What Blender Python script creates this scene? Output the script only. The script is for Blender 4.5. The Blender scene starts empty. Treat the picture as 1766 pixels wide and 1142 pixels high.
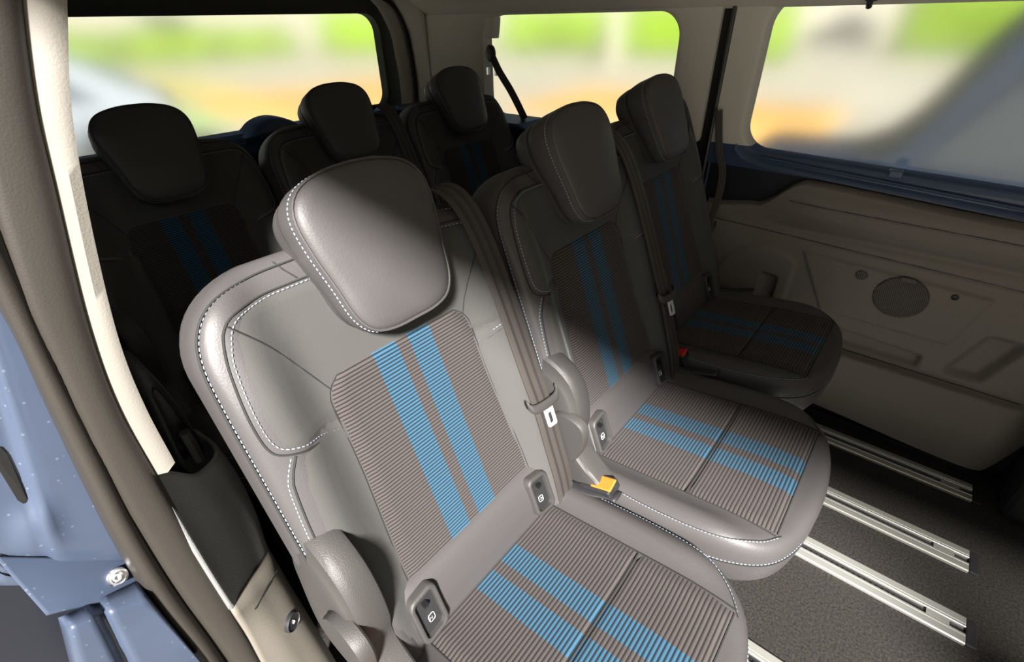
import bpy, bmesh, math, random
from math import sin, cos, pi, radians, sqrt, atan2
from mathutils import Vector, Matrix
from mathutils.bvhtree import BVHTree
random.seed(4)
SC = bpy.context.scene
COL = SC.collection
# ------------------------------------------------------------------ camera
W, H, FPX = 1766, 1142, 831.6
CAM = Vector((.403, -.341, 1.237))
_Y, _P, _R = radians(130.41), radians(33.12), radians(-1.28)
_f = Vector((cos(_Y)*cos(_P), sin(_Y)*cos(_P), -sin(_P)))
_r = _f.cross(Vector((0, 0, 1))).normalized()
_u = _r.cross(_f)
_r, _u = cos(_R)*_r + sin(_R)*_u, -sin(_R)*_r + cos(_R)*_u
cd = bpy.data.cameras.new('camera')
cam = bpy.data.objects.new('camera', cd); COL.objects.link(cam)
cam.matrix_world = Matrix(((_r.x, _u.x, -_f.x, CAM.x), (_r.y, _u.y, -_f.y, CAM.y), (_r.z, _u.z, -_f.z, CAM.z), (0, 0, 0, 1)))
cd.sensor_width = 36; cd.lens = FPX/W*36; cd.clip_start = .01; cd.clip_end = 500
SC.camera = cam
def ray(px, py): return _f + _r*((px-W/2)/FPX) - _u*((py-H/2)/FPX)
def atX(px, py, X):
    d = ray(px, py); return CAM + d*((X-CAM.x)/d.x)
def atY(px, py, Y):
    d = ray(px, py); return CAM + d*((Y-CAM.y)/d.y)
def atZ(px, py, Z):
    d = ray(px, py); return CAM + d*((Z-CAM.z)/d.z)
# ------------------------------------------------------------------ light
wd = bpy.data.worlds.new('sky'); SC.world = wd; wd.use_nodes = True
nt = wd.node_tree; nt.nodes.clear()
SUN_DIR = Vector((.90, -1.0, 1.05)).normalized()
sky = nt.nodes.new('ShaderNodeTexSky'); sky.sky_type = 'NISHITA'; sky.sun_disc = False
sky.sun_elevation = math.asin(SUN_DIR.z); sky.sun_rotation = atan2(SUN_DIR.x, SUN_DIR.y)
sky.air_density = 1.0; sky.dust_density = 2.0; sky.ozone_density = 1.0
bg = nt.nodes.new('ShaderNodeBackground'); bg.inputs['Strength'].default_value = .016
wo = nt.nodes.new('ShaderNodeOutputWorld')
nt.links.new(sky.outputs[0], bg.inputs[0]); nt.links.new(bg.outputs[0], wo.inputs[0])
sl = bpy.data.lights.new('sun', 'SUN'); sl.energy = 10.3; sl.angle = radians(7); sl.color = (1, .955, .90)
so = bpy.data.objects.new('sun', sl); COL.objects.link(so)
so.rotation_euler = SUN_DIR.to_track_quat('Z', 'Y').to_euler(); so.location = (3, -6, 5)
SC.view_settings.view_transform = 'Standard'; SC.view_settings.look = 'None'
SC.view_settings.gamma = 1; SC.view_settings.use_curve_mapping = False
SC.view_settings.exposure = .85
# ------------------------------------------------------------------ materials
def mat(name, col, rough=.6, metal=0, spec=.5, bump=None, var=None, sheen=0, coat=0):
    m = bpy.data.materials.new(name); m.use_nodes = True
    n = m.node_tree.nodes; l = m.node_tree.links; b = n['Principled BSDF']
    b.inputs['Base Color'].default_value = (*col, 1); b.inputs['Roughness'].default_value = rough
    b.inputs['Metallic'].default_value = metal; b.inputs['Specular IOR Level'].default_value = spec
    if sheen: b.inputs['Sheen Weight'].default_value = sheen; b.inputs['Sheen Roughness'].default_value = .4
    if coat: b.inputs['Coat Weight'].default_value = coat; b.inputs['Coat Roughness'].default_value = .08
    tc = n.new('ShaderNodeTexCoord')
    if bump:
        t = n.new('ShaderNodeTexNoise'); t.inputs['Scale'].default_value = bump[0]; t.inputs['Detail'].default_value = 3
        bp = n.new('ShaderNodeBump'); bp.inputs['Strength'].default_value = bump[1]; bp.inputs['Distance'].default_value = .001
        l.new(tc.outputs['Object'], t.inputs['Vector']); l.new(t.outputs[0], bp.inputs['Height']); l.new(bp.outputs[0], b.inputs['Normal'])
    if var:
        t = n.new('ShaderNodeTexNoise'); t.inputs['Scale'].default_value = var[0]; t.inputs['Detail'].default_value = 4
        r = n.new('ShaderNodeValToRGB'); r.color_ramp.elements[0].position = .35; r.color_ramp.elements[1].position = .65
        r.color_ramp.elements[0].color = (*[c*(1-var[1]) for c in col], 1); r.color_ramp.elements[1].color = (*[min(1, c*(1+var[1])) for c in col], 1)
        l.new(tc.outputs['Object'], t.inputs['Vector']); l.new(t.outputs[0], r.inputs[0]); l.new(r.outputs[0], b.inputs['Base Color'])
    return m
M = dict(
 leather=mat('leather', (.070, .066, .067), .48, spec=.42, bump=(420, .25)),
 suede=mat('suede', (.068, .067, .065), .75, spec=.3, bump=(900, .3), sheen=.15),
 seam=mat('seam_thread', (.02, .02, .02), .8),
 thread=mat('pale_thread', (.36, .42, .52), .6),
 plastic=mat('grey_plastic', (.050, .048, .046), .5, bump=(700, .5)),
 dark_plastic=mat('dark_plastic', (.022, .022, .024), .45, bump=(700, .3)),
 black=mat('black_plastic', (.010, .010, .011), .4),
 trim=mat('trim_panel', (.20, .18, .155), .7, bump=(900, .5), var=(300, .06)),
 trim_low=mat('trim_panel_lower', (.175, .160, .135), .65, bump=(900, .4)),
 pillar=mat('pillar_trim', (.68, .65, .59), .7, bump=(500, .3)),
 headliner=mat('headliner', (.75, .71, .64), .9, bump=(900, .4)),
 pillar_near=mat('pillar_trim_grain', (.20, .188, .165), .7, bump=(500, .35)),
 grey_header=mat('header_trim', (.045, .048, .042), .7),
 seal=mat('door_seal', (.031, .027, .023), .5, bump=(500, .2)),
 quarter=mat('quarter_plastic', (.19, .195, .195), .6, bump=(600, .7)),
 navy=mat('sky_tinted_plastic', (.045, .075, .155), .32, spec=.6),  # blue of the reflected sky put into the base colour
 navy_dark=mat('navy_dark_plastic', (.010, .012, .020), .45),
 paint=mat('blue_paint', (.050, .068, .112), .45, coat=.15, var=(7, .10)),
 alu=mat('aluminium', (.74, .75, .70), .33, metal=.75),
 carpet=mat('carpet', (.018, .016, .0135), .95, bump=(500, 1.0), var=(190, .7)),
 web=mat('belt_webbing', (.060, .053, .049), .55, spec=.4, bump=(1500, .5)),
 web_dark=mat('belt_webbing_rib', (.030, .027, .026), .6, bump=(1500, .5)),
 orange=mat('orange_button', (.85, .20, .03), .35, coat=.3),
 red=mat('red_button', (.70, .035, .025), .35, coat=.3),
 chrome=mat('steel', (.75, .76, .78), .22, metal=1),
bright_steel=mat('bright_steel', (.70, .72, .74), .45, metal=.4),
 white=mat('white_print', (.8, .82, .82), .5),
 grille=mat('speaker_grille', (.05, .046, .04), .7),
)
def paint_specks(m):
    n = m.node_tree.nodes; l = m.node_tree.links; b = n['Principled BSDF']
    old = b.inputs['Base Color'].links[0].from_socket
    v = n.new('ShaderNodeTexVoronoi'); v.inputs['Scale'].default_value = 85; v.inputs['Randomness'].default_value = 1
    tc = n.new('ShaderNodeTexCoord'); l.new(tc.outputs['Object'], v.inputs['Vector'])
    r = n.new('ShaderNodeValToRGB'); r.color_ramp.elements[0].position = .06; r.color_ramp.elements[1].position = .14
    r.color_ramp.elements[0].color = (1, 1, 1, 1); r.color_ramp.elements[1].color = (0, 0, 0, 1)
    l.new(v.outputs['Distance'], r.inputs[0])
    mx = n.new('ShaderNodeMix'); mx.data_type = 'RGBA'; mx.inputs[7].default_value = (.11, .135, .18, 1)
    l.new(r.outputs[0], mx.inputs[0]); l.new(old, mx.inputs[6]); l.new(mx.outputs[2], b.inputs['Base Color'])
paint_specks(M['paint'])
def fabric(name, pitch, lo=.0105, hi=.0515):
    m = bpy.data.materials.new(name); m.use_nodes = True
    n = m.node_tree.nodes; l = m.node_tree.links; b = n['Principled BSDF']
    b.inputs['Roughness'].default_value = .85; b.inputs['Specular IOR Level'].default_value = .25
    b.inputs['Sheen Weight'].default_value = .12
    uv = n.new('ShaderNodeUVMap'); sp = n.new('ShaderNodeSeparateXYZ'); l.new(uv.outputs[0], sp.inputs[0])
    def mth(op, a, bb=None):
        q = n.new('ShaderNodeMath'); q.operation = op
        for i, v in enumerate((a, bb)):
            if v is None: continue
            if isinstance(v, (int, float)): q.inputs[i].default_value = v
            else: l.new(v, q.inputs[i])
        return q.outputs[0]
    ay = mth('ABSOLUTE', sp.outputs[0])
    st = mth('MULTIPLY', mth('GREATER_THAN', ay, lo), mth('LESS_THAN', ay, hi))
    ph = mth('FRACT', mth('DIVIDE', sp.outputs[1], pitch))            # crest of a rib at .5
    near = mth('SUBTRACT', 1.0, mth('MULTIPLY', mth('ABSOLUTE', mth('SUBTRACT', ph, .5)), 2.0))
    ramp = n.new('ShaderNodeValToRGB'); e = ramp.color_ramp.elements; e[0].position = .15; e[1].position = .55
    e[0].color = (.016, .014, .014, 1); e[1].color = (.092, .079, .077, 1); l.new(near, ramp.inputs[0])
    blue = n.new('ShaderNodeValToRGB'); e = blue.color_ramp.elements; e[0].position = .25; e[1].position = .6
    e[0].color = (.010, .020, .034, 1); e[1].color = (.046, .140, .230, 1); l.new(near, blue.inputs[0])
    mx = n.new('ShaderNodeMix'); mx.data_type = 'RGBA'
    l.new(st, mx.inputs[0]); l.new(ramp.outputs[0], mx.inputs[6]); l.new(blue.outputs[0], mx.inputs[7])
    tc = n.new('ShaderNodeTexCoord'); no = n.new('ShaderNodeTexNoise'); no.inputs['Scale'].default_value = 900
    l.new(tc.outputs['Object'], no.inputs['Vector'])
    mu = n.new('ShaderNodeMix'); mu.data_type = 'RGBA'; mu.blend_type = 'MULTIPLY'; mu.inputs[0].default_value = .5
    l.new(mx.outputs[2], mu.inputs[6]); l.new(no.outputs[0], mu.inputs[7]); l.new(mu.outputs[2], b.inputs['Base Color'])
    return m
PB, PS = .0054, .0068
M['fab_back'] = fabric('ribbed_fabric_back', PB); M['fab_seat'] = fabric('ribbed_fabric_seat', PS)
def glass(name, tint, rough):
    m = bpy.data.materials.new(name); m.use_nodes = True
    n = m.node_tree.nodes; b = n['Principled BSDF']
    b.inputs['Base Color'].default_value = (*tint, 1); b.inputs['Roughness'].default_value = rough
    b.inputs['Transmission Weight'].default_value = 1; b.inputs['IOR'].default_value = 1.45
    b.inputs['Specular IOR Level'].default_value = .3
    return m
M['tint'] = glass('tinted_glass', (.10, .12, .12), .1)
M['glass'] = glass('frosted_glass', (.92, .94, .92), .17)
# ------------------------------------------------------------------ mesh helpers
def link(name, verts, faces, m, parent=None, smooth=True, uvs=None, sharp=None):
    me = bpy.data.meshes.new(name); me.from_pydata([tuple(v) for v in verts], [], faces); me.update()
    if uvs:
        lay = me.uv_layers.new(name='UVMap')
        for lp in me.loops: lay.data[lp.index].uv = uvs[lp.vertex_index]
    me.materials.append(M[m] if isinstance(m, str) else m)
    if smooth:
        me.shade_smooth()
        if sharp: me.set_sharp_from_angle(angle=radians(sharp))
    o = bpy.data.objects.new(name, me); COL.objects.link(o)
    if parent: o.parent = parent
    return o
def recalc(o):
    b = bmesh.new(); b.from_mesh(o.data); bmesh.ops.recalc_face_normals(b, faces=b.faces); b.to_mesh(o.data); b.free(); return o
class MB:
    def __init__(s): s.v = []; s.f = []
    def add(s, v, f):
        k = len(s.v); s.v += [Vector(p) for p in v]; s.f += [[i+k for i in q] for q in f]; return s
    def grid(s, fn, nu, nv, cu=False):
        v = [fn(i, j) for i in range(nu) for j in range(nv)]; f = []
        for i in range(nu-1):
            for j in range(nv if cu else nv-1):
                j2 = (j+1) % nv; f.append((i*nv+j, i*nv+j2, (i+1)*nv+j2, (i+1)*nv+j))
        return s.add(v, f)
    def rings(s, R, cap0=True, cap1=True):
        n = len(R[0]); v = [p for r in R for p in r]; f = []
        for i in range(len(R)-1):
            for j in range(n):
                k = (j+1) % n; f.append((i*n+j, i*n+k, (i+1)*n+k, (i+1)*n+j))
        if cap0: f.append(list(range(n))[::-1])
        if cap1: f.append([(len(R)-1)*n+j for j in range(n)])
        return s.add(v, f)
    def box(s, lo, hi, rot=None, org=None):
        v = [Vector((x, y, z)) for x in (lo[0], hi[0]) for y in (lo[1], hi[1]) for z in (lo[2], hi[2])]
        if rot is not None: v = [rot @ p for p in v]
        if org is not None: v = [p+Vector(org) for p in v]
        return s.add(v, [(0, 1, 3, 2), (4, 6, 7, 5), (0, 4, 5, 1), (2, 3, 7, 6), (0, 2, 6, 4), (1, 5, 7, 3)])
    def tube(s, pts, r, n=6, closed=False):
        pts = [Vector(p) for p in pts]; R = []; N = len(pts)
        for i, p in enumerate(pts):
            a = pts[(i-1) % N] if (closed or i) else p; b = pts[(i+1) % N] if (closed or i < N-1) else p
            d = (b-a).normalized(); x = d.orthogonal().normalized()
            if R: x = (lastx - d*lastx.dot(d)).normalized()
            lastx = x; y = d.cross(x)
            R.append([p+(x*cos(2*pi*k/n)+y*sin(2*pi*k/n))*(r if not callable(r) else r(i/(N-1))) for k in range(n)])
        if closed: R.append(R[0])
        return s.rings(R, not closed, not closed)
    def prism(s, pts, fn0, fn1):
        a = [fn0(p) for p in pts]; b = [fn1(p) for p in pts]; return s.rings([a, b])
    def build(s, name, m, parent=None, smooth=True, sharp=35, uvs=None):
        return recalc(link(name, s.v, s.f, m, parent, smooth, uvs, sharp))
def bevel(o, w, seg=3, ang=40):
    b = o.modifiers.new('bevel', 'BEVEL'); b.width = w; b.segments = seg; b.limit_method = 'ANGLE'; b.angle_limit = radians(ang); return o
def thing(name, label, cat, loc=(0, 0, 0), group=None):
    o = bpy.data.objects.new(name, None); COL.objects.link(o); o.location = loc; o.empty_display_size = .05
    o['label'] = label; o['category'] = cat
    if group: o['group'] = group
    return o
def tag(o, label, cat, group=None, kind=None):
    o['label'] = label; o['category'] = cat
    if group: o['group'] = group
    if kind: o['kind'] = kind
    return o
def struct(o, label, cat='structure'):
    o['kind'] = 'structure'; o['label'] = label; o['category'] = cat; return o
def sm(a, b, x):
    t = min(1, max(0, (x-a)/(b-a))); return t*t*(3-2*t)
def cat(pts, n, closed=False):
    """smooth curve through points, resampled evenly to n points"""
    P = [Vector(p) for p in pts]; N = len(P); out = []
    segs = N if closed else N-1
    for i in range(segs):
        p0 = P[(i-1) % N] if closed or i else P[0]*2-P[1]; p1 = P[i]; p2 = P[(i+1) % N]
        p3 = P[(i+2) % N] if closed or i < N-2 else P[-1]*2-P[-2]
        for k in range(16):
            t = k/16; out.append(.5*((2*p1)+(p2-p0)*t+(2*p0-5*p1+4*p2-p3)*t*t+(3*p1-p0-3*p2+p3)*t**3))
    out.append(P[0].copy() if closed else P[-1].copy())
    L = [0]
    for a, b in zip(out, out[1:]): L.append(L[-1]+(b-a).length)
    res = []; j = 0
    m = n if closed else n-1
    for k in range(n):
        s = L[-1]*k/m
        while j < len(L)-2 and L[j+1] < s: j += 1
        t = (s-L[j])/max(1e-9, L[j+1]-L[j]); res.append(out[j].lerp(out[j+1], min(1, t)))
    return res
def rrect(w, h, r, n=8, cx=0, cy=0):
    out = []
    for sx, sy, a0 in ((1, 1, 0), (-1, 1, 90), (-1, -1, 180), (1, -1, 270)):
        for k in range(n+1):
            a = radians(a0+90*k/n); out.append((cx+sx*(w/2-r)+r*cos(a), cy+sy*(h/2-r)+r*sin(a)))
    return out
def dashes(mb, pts, r=.0008, dash=.0040, gap=.0022):
    """thread stitches along a polyline"""
    pts = [Vector(p) for p in pts]; L = [0]
    for a, b in zip(pts, pts[1:]): L.append(L[-1]+(b-a).length)
    def at(s):
        for j in range(len(L)-1):
            if L[j+1] >= s: return pts[j].lerp(pts[j+1], (s-L[j])/max(1e-9, L[j+1]-L[j]))
        return pts[-1]
    s = 0
    while s+dash < L[-1]:
        a, b = at(s), at(s+dash); mb.tube([a, a.lerp(b, .5), b], lambda t: r*(.45+.55*sin(pi*t)), 4); s += dash+gap
# ------------------------------------------------------------------ seat
B0, T, NB = Vector((.015, 0, .53)), Vector((-.357, 0, .934)), Vector((.934, 0, .357))
C0, S, NC = Vector((.046, 0, .438)), Vector((.9907, 0, .136)), Vector((-.136, 0, .9907))
YA = Vector((0, 1, 0))
def BP(y, t, d=0): return B0+YA*y+T*t+NB*d
def CP(y, s, d=0): return C0+YA*y+S*s+NC*d
HA = radians(24); H0 = Vector((-.06, 0, .916)); HT = Vector((-sin(HA), 0, cos(HA))); HN = Vector((cos(HA), 0, sin(HA)))
def HP(y, h, d=0): return H0+YA*y+HT*h+HN*d
def bvh_of(o):
    return BVHTree.FromPolygons([v.co.copy() for v in o.data.vertices], [tuple(p.vertices) for p in o.data.polygons])
def drape(bvh, P, n, ang, pts, lift=.0006, d0=.0):
    """lay (y, t) points onto a surface; ang turns the approach outwards to the side"""
    out = []
    for p in pts:
        y, t = p[0], p[1]; a = radians(ang); sg = -1 if y > 0 else 1
        di = (-n*cos(a)+YA*sg*sin(a)).normalized(); q = P(y, t, d0)
        h = bvh.ray_cast(q-di*.25, di)
        out.append((h[0]-di*lift) if h[0] is not None else q)
    return out
def se(c, e): return math.copysign(abs(c)**e, c)
def w_back(t):
    w = .2365
    if t > .40: w = .2365-.098*(1-sqrt(max(0, 1-((t-.40)/.106)**2)))
    return w
def make_seat(label, group, button):
    root = thing('passenger_seat', label, 'seat', (0, 0, 0), group)
    # backrest
    ts = [-.11+.565*i/44 for i in range(45)]+[.455+.050*sin(pi/2*k/9) for k in range(1, 10)]
    n = 96; R = []
    for t in ts:
        w = w_back(t); e = 1 if t < .455 else max(.06, sqrt(max(0, 1-((t-.455)/.0501)**2)))
        w = w if t < .455 else w-.012*(1-e)
        hh = .052*(.25+.75*e) if t >= .455 else .052
        ring = []
        for k in range(n):
            a = 2*pi*k/n+pi/n; y = w*se(cos(a), .36); d = -.036+hh*se(sin(a), .42)
            if sin(a) > 0:
                f = sm(0, .5, sin(a))
                cr = .024*(1-.6*sm(.33, .47, t))
                d += f*e*(cr*sm(.125, .185, abs(y))-.015*(1-sm(.14, .2, abs(y))))
            ring.append(BP(y*(1.042 if y < 0 else .968), t, d))
        R.append(ring)
    back = MB().rings(R).build('backrest', 'leather', root, sharp=None)
    bv = bvh_of(back)
    # inner panels in napped fabric, laid in the shell
    half = [(-.12, .172), (-.06, .185), (0, .203), (.10, .214), (.168, .218), (.24, .212), (.282, .199), (.287, .205), (.30, .214), (.341, .219), (.40, .214), (.434, .206), (.45, .197), (.459, .183), (.466, .15)]
    def hw(t):
        for (a, x), (b, y) in zip(half, half[1:]):
            if t <= b: return x+(y-x)*(t-a)/(b-a)
        return half[-1][1]
    nt_, ny = 90, 41
    pan = MB(); pts = []
    for i in range(nt_):
        t = -.10+.566*i/(nt_-1); w = hw(t)
        row = [(w*(2*j/(ny-1)-1), t) for j in range(ny)]
        dr = drape(bv, BP, NB, 18, row, 0)
        for j, q in enumerate(dr):
            ed = min(j, ny-1-j)/3; et = min(nt_-1-i, i)/2
            off = -.0015+.0035*min(1, ed, et)
            if abs(t-.2845) < .004: off -= .0022
            pts.append(q+NB*off)
    pan.grid(lambda i, j: pts[i*ny+j], nt_, ny)
    pan.build('backrest_panel', 'suede', back, sharp=None)
    # ribbed insert
    def half_i(t):
        w = .130+.012*sm(.25, 0, t)
        if t > .30: w -= .045*(1-sqrt(max(0, 1-((t-.30)/.0405)**2)))
        return w
    rows = []; uv = []; nr = int(.35/PB*6); ny = 33
    for i in range(nr):
        t = -.012+.352*i/(nr-1); w = half_i(t)
        row = [(w*(2*j/(ny-1)-1), t) for j in range(ny)]
        dr = drape(bv, BP, NB, 0, row, 0)
        rb = .0010*(abs(sin(pi*t/PB)))
        for j, q in enumerate(dr):
            ed = min(1, min(j, ny-1-j)/2, (nr-1-i)/12)
            rows.append(q+NB*(.001+.0045*ed+rb*ed)); uv.append((row[j][0], t))
    ins = MB().grid(lambda i, j: rows[i*ny+j], nr, ny)
    link('backrest_insert', ins.v, ins.f, 'fab_back', back, True, uv)
    # seams and stitches
    seam = MB()
    def stitch(pts, *a):
        q = MB(); dashes(q, pts, *a); q.build('stitching', 'thread', back)
    for s in (-1, 1):
        out = [(s*y, t) for t, y in reversed(half)]
        up = [(s*.06, .467), (s*.12, .467)]+[p for p in out if p[1] > .29]+[(s*.19, .284), (s*.165, .276), (s*.146, .266), (s*.136, .262)]
        seam.tube(drape(bv, BP, NB, 18, cat([Vector((a, b, 0)) for a, b in up], 60), .0004), .0015, 5)
        stitch(drape(bv, BP, NB, 18, cat([Vector((a*.965, b-.004 if b > .4 else b+.005, 0)) for a, b in up], 90), .0016))
        dn = [p for p in out if -.09 < p[1] < .285]; dn = [(s*.193, .283), (s*.206, .262)]+[p for p in dn if p[1] < .25]
        seam.tube(drape(bv, BP, NB, 18, cat([Vector((a, b, 0)) for a, b in dn], 40), .0004), .0015, 5)
        stitch(drape(bv, BP, NB, 18, cat([Vector((a+s*.006, b, 0)) for a, b in dn], 70), .0006))
        seam.tube(drape(bv, BP, NB, 10, cat([Vector((s*.198, .45, 0)), Vector((s*.165, .405, 0)), Vector((s*.122, .322, 0))], 24), .0022), .0011, 5)
        ol = [(s*.10, .492), (s*.155, .490), (s*.195, .478), (s*.220, .452), (s*.229, .42), (s*.231, .36), (s*.231, .25), (s*.231, .12), (s*.229, 0)]
        dp = drape(bv, BP, NB, 42, cat([Vector((a*(1.042 if a < 0 else .968), b, 0)) for a, b in ol], 110), .0013, .012)
        seam.tube([p+YA*s*.0022 for p in dp], .0016, 5); stitch(dp, .0009, .0045, .0022)
        seam.tube(drape(bv, BP, NB, 0, [(s*.10, .47), (s*.11, .485), (s*.115, .497)], .0004), .0012, 5)
    # outline cord around the insert
    io = [(half_i(t), t) for t in [(-.01+.345*k/40) for k in range(41)]]
    io = io+[(-a, b) for a, b in reversed(io)]
    seam.tube(drape(bv, BP, NB, 0, io, .0012), .0014, 5)
    seam.build('seams', 'seam', back)
    # headrest
    ol = [(0, -.016), (.035, -.015), (.062, -.006), (.078, .018), (.086, .06), (.095, .105), (.098, .142), (.090, .166), (.070, .182), (.035, .191), (0, .193)]
    ol = ol+[(-a, b) for a, b in reversed(ol[1:-1])]
    oc = cat([Vector((a, b, 0)) for a, b in ol], 72, True); cy = .088
    def ring(sc, d):
        return [HP(p.x*sc, cy+(p.y-cy)*sc, d*(1 if d > -.02 else (.72+.28*sm(0, .17, cy+(p.y-cy)*sc)))) for p in oc]
    prof = [(.02, .0125), (.25, .012), (.5, .0105), (.7, .0082), (.85, .0052), (.94, .002), (.98, -.0015), (1.0, -.006), (1.012, -.013), (1.018, -.026), (1.015, -.044), (1.0, -.054), (.975, -.058), (.965, -.064), (.962, -.082), (.93, -.096), (.85, -.104), (.6, -.108), (.05, -.109)]
    hd = MB().rings([ring(*p) for p in prof]).build('headrest', 'leather', root, sharp=None)
    pp = MB(); pp.tube(ring(1.004, -.003), .0019, 6, True); pp.build('piping', 'leather', hd)
    hs = MB(); rg = ring(1.020, -.0135)
    k0 = 21
    dashes(hs, (rg+rg[:1]), .0008, .0036, .0022); hs.build('headrest_stitching', 'thread', hd)
    sl_ = MB(); sl_.tube(ring(.972, -.061), .0016, 5, True); sl_.build('headrest_seam', 'seam', hd)
    lb = MB()
    for k in range(3):
        c = HP(.012+.008*k, -.0165, -.012-.001*k); lb.tube([c, c+HN*.006+YA*.003], .0009, 4)
    lb.build('headrest_mark', 'white', hd)
    for s in (-1, 1):
        p = MB(); p.tube([BP(s*.055, .44, -.035), HP(s*.055, .03, -.05)], .006, 10); p.build('headrest_post', 'chrome', root)
        g = MB(); g.tube([BP(s*.055, .49, -.035), BP(s*.055, .512, -.035)], .011, 12); g.build('post_guide', 'black', root)
    # cushion
    hc = [(0, -.075), (.12, -.075), (.19, -.068), (.226, -.045), (.234, .02), (.2365, .12), (.2355, .22), (.222, .305), (.190, .363), (.14, .392), (.07, .406), (0, .410)]
    hc = hc+[(-a, b) for a, b in reversed(hc[1:-1])]
    cc = cat([Vector((a, b, 0)) for a, b in hc], 120, True); c0 = .15
    def topd(y, s):
        return -.012*sm(.28, .42, s)+.014*math.exp(-((abs(y)-.200)/.024)**2)*sm(.39, .25, s)-.004*sm(.16, .1, abs(y))
    def cring(sc, d, dx=0):
        out = []
        for p in cc:
            y, s = p.x*sc, c0+(p.y-c0)*sc; out.append(CP(y, s, topd(y, s)*(1 if d > -.03 else 0)+d))
        return out
    prof = [(.02, 0), (.2, 0), (.4, 0), (.55, 0), (.66, 0), (.74, 0), (.80, 0), (.85, 0), (.90, -.0005), (.94, -.002), (.97, -.006), (.99, -.013), (1.0, -.024), (1.0, -.045), (.985, -.075), (.955, -.105), (.92, -.122), (.85, -.128), (.4, -.128), (.05, -.128)]
    cu = MB().rings([cring(*p) for p in prof]).build('seat_cushion', 'leather', root, sharp=None)
    cb = bvh_of(cu)
    ny = 37; ns = int(.37/PS*6); rows = []; uv = []
    for i in range(ns):
        s_ = -.005+.370*i/(ns-1); w = .158-.006*sm(.3, .37, s_)
        row = [(w*(2*j/(ny-1)-1), s_) for j in range(ny)]
        dr = drape(cb, CP, NC, 0, row, 0); rb = .0011*abs(sin(pi*s_/PS))
        for j, q in enumerate(dr):
            ed = min(1, min(j, ny-1-j)/2, (ns-1-i)/10)
            rows.append(q+NC*(.0008+(.0045+rb)*ed-.0045*math.exp(-((s_-.207)/.006)**2))); uv.append((row[j][0], s_))
    ci = MB().grid(lambda i, j: rows[i*ny+j], ns, ny)
    link('cushion_insert', ci.v, ci.f, 'fab_seat', cu, True, uv)
    cs = MB()
    def cstitch(pts):
        q = MB(); dashes(q, pts, .0008, .0042, .0022); q.build('cushion_stitching', 'thread', cu)
    cs.tube(drape(cb, CP, NC, 0, [(-.158+.316*k/20, .207) for k in range(21)], .0016), .0016, 5)
    for s in (-1, 1):
        cs.tube(drape(cb, CP, NC, 0, [(s*.158, -.02+.385*k/24) for k in range(25)], .0010), .0015, 5)
        ln = [(s*.205, .02), (s*.222, .10), (s*.226, .20), (s*.218, .29), (s*.19, .345), (s*.158, .372)]
        dl = drape(cb, CP, NC, 25, cat([Vector((a, b, 0)) for a, b in ln], 70), .0005)
        cs.tube([p+YA*s*-.002 for p in dl], .0014, 5); cstitch(dl)
    cs.tube(drape(cb, CP, NC, 0, [(-.152+.304*k/20, .366) for k in range(21)], .0012), .0015, 5)
    # lower stitched line on the near side band
    for s in (-1, 1):
        q = [p for p in cring(1.003, -.050)]
        q = [p for p in q if p.y*s > .10 and p.x > .06]; q.sort(key=lambda p: atan2(p.x-.15, abs(p.y)))
        cs.tube(q, .0012, 5); cstitch([p+NC*.004 for p in q])
    cs.build('cushion_seams', 'seam', cu)
    # padded strip between backrest and cushion
    prof = [BP(0, .004, .004), BP(0, -.012, .018), BP(0, -.035, .0215), BP(0, -.06, .0215), BP(0, -.085, .018), BP(0, -.105, .012), BP(0, -.105, -.03), BP(0, .0, -.03)]
    pc = cat(prof, 30, True)
    lm = MB().rings([[p*1.0+YA*(y) for p in [(q-BP(0, -.05, .005))*f+BP(0, -.05, .005) for q in pc]] for y, f in [(-.185, .6), (-.178, .9), (-.165, 1)]+[(-.14+.28*k/8, 1) for k in range(9)]+[(.165, 1), (.178, .9), (.185, .6)]])
    lm.build('lumbar_strip', 'leather', root, sharp=None)
    for s, yy in ((-1, -.142), (1, .136)):
        o = rrect(.051, .083, .013, 6); o2 = rrect(.037, .067, .008, 6)
        def P2(p, d, sc=1): return BP(yy+p[0]*sc, -.050+p[1]*sc+p[0]*s*-.12, d+.0)
        fr = MB().rings([[P2(p, .012) for p in o], [P2(p, .028) for p in o], [P2(p, .032, .96) for p in o], [P2(p, .0330, .90) for p in o], [P2(p, .0315) for p in o2], [P2(p, .0225, .98) for p in o2]], True, False)
        fo = fr.build('anchor_pocket', 'plastic', root, sharp=50)
        MB().rings([[P2(p, .0240, 1.0) for p in o2], [P2(p, .0225, 1.0) for p in o2]]).build('pocket_floor', 'dark_plastic', fo)
        ic = MB(); ri = rrect(.011, .012, .003, 4)
        ic.tube([P2((a+s*-.002, b-.012), 0.0252) for a, b in ri], .0005, 4, True)
        ic.tube([P2((a, b), 0.0252) for a, b in ((-.003, -.015), (-.001, -.0095), (.002, -.015), (.003, -.011))], .0005, 4)
        ic.build('anchor_mark', 'white', fo)
        hk = MB().box((-.006, -.004, -.003), (.006, .004, .003), None, P2((0, .018), .0262)); hk.build('anchor_bar', 'black', fo)
    # side shield and levers
    cov = [(-.12, .57), (-.098, .655), (-.062, .700), (-.02, .706), (.028, .680), (.052, .635), (.060, .575), (.056, .525), (.10, .478), (.150, .440), (.150, .395), (.05, .362), (-.12, .362)]
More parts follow.
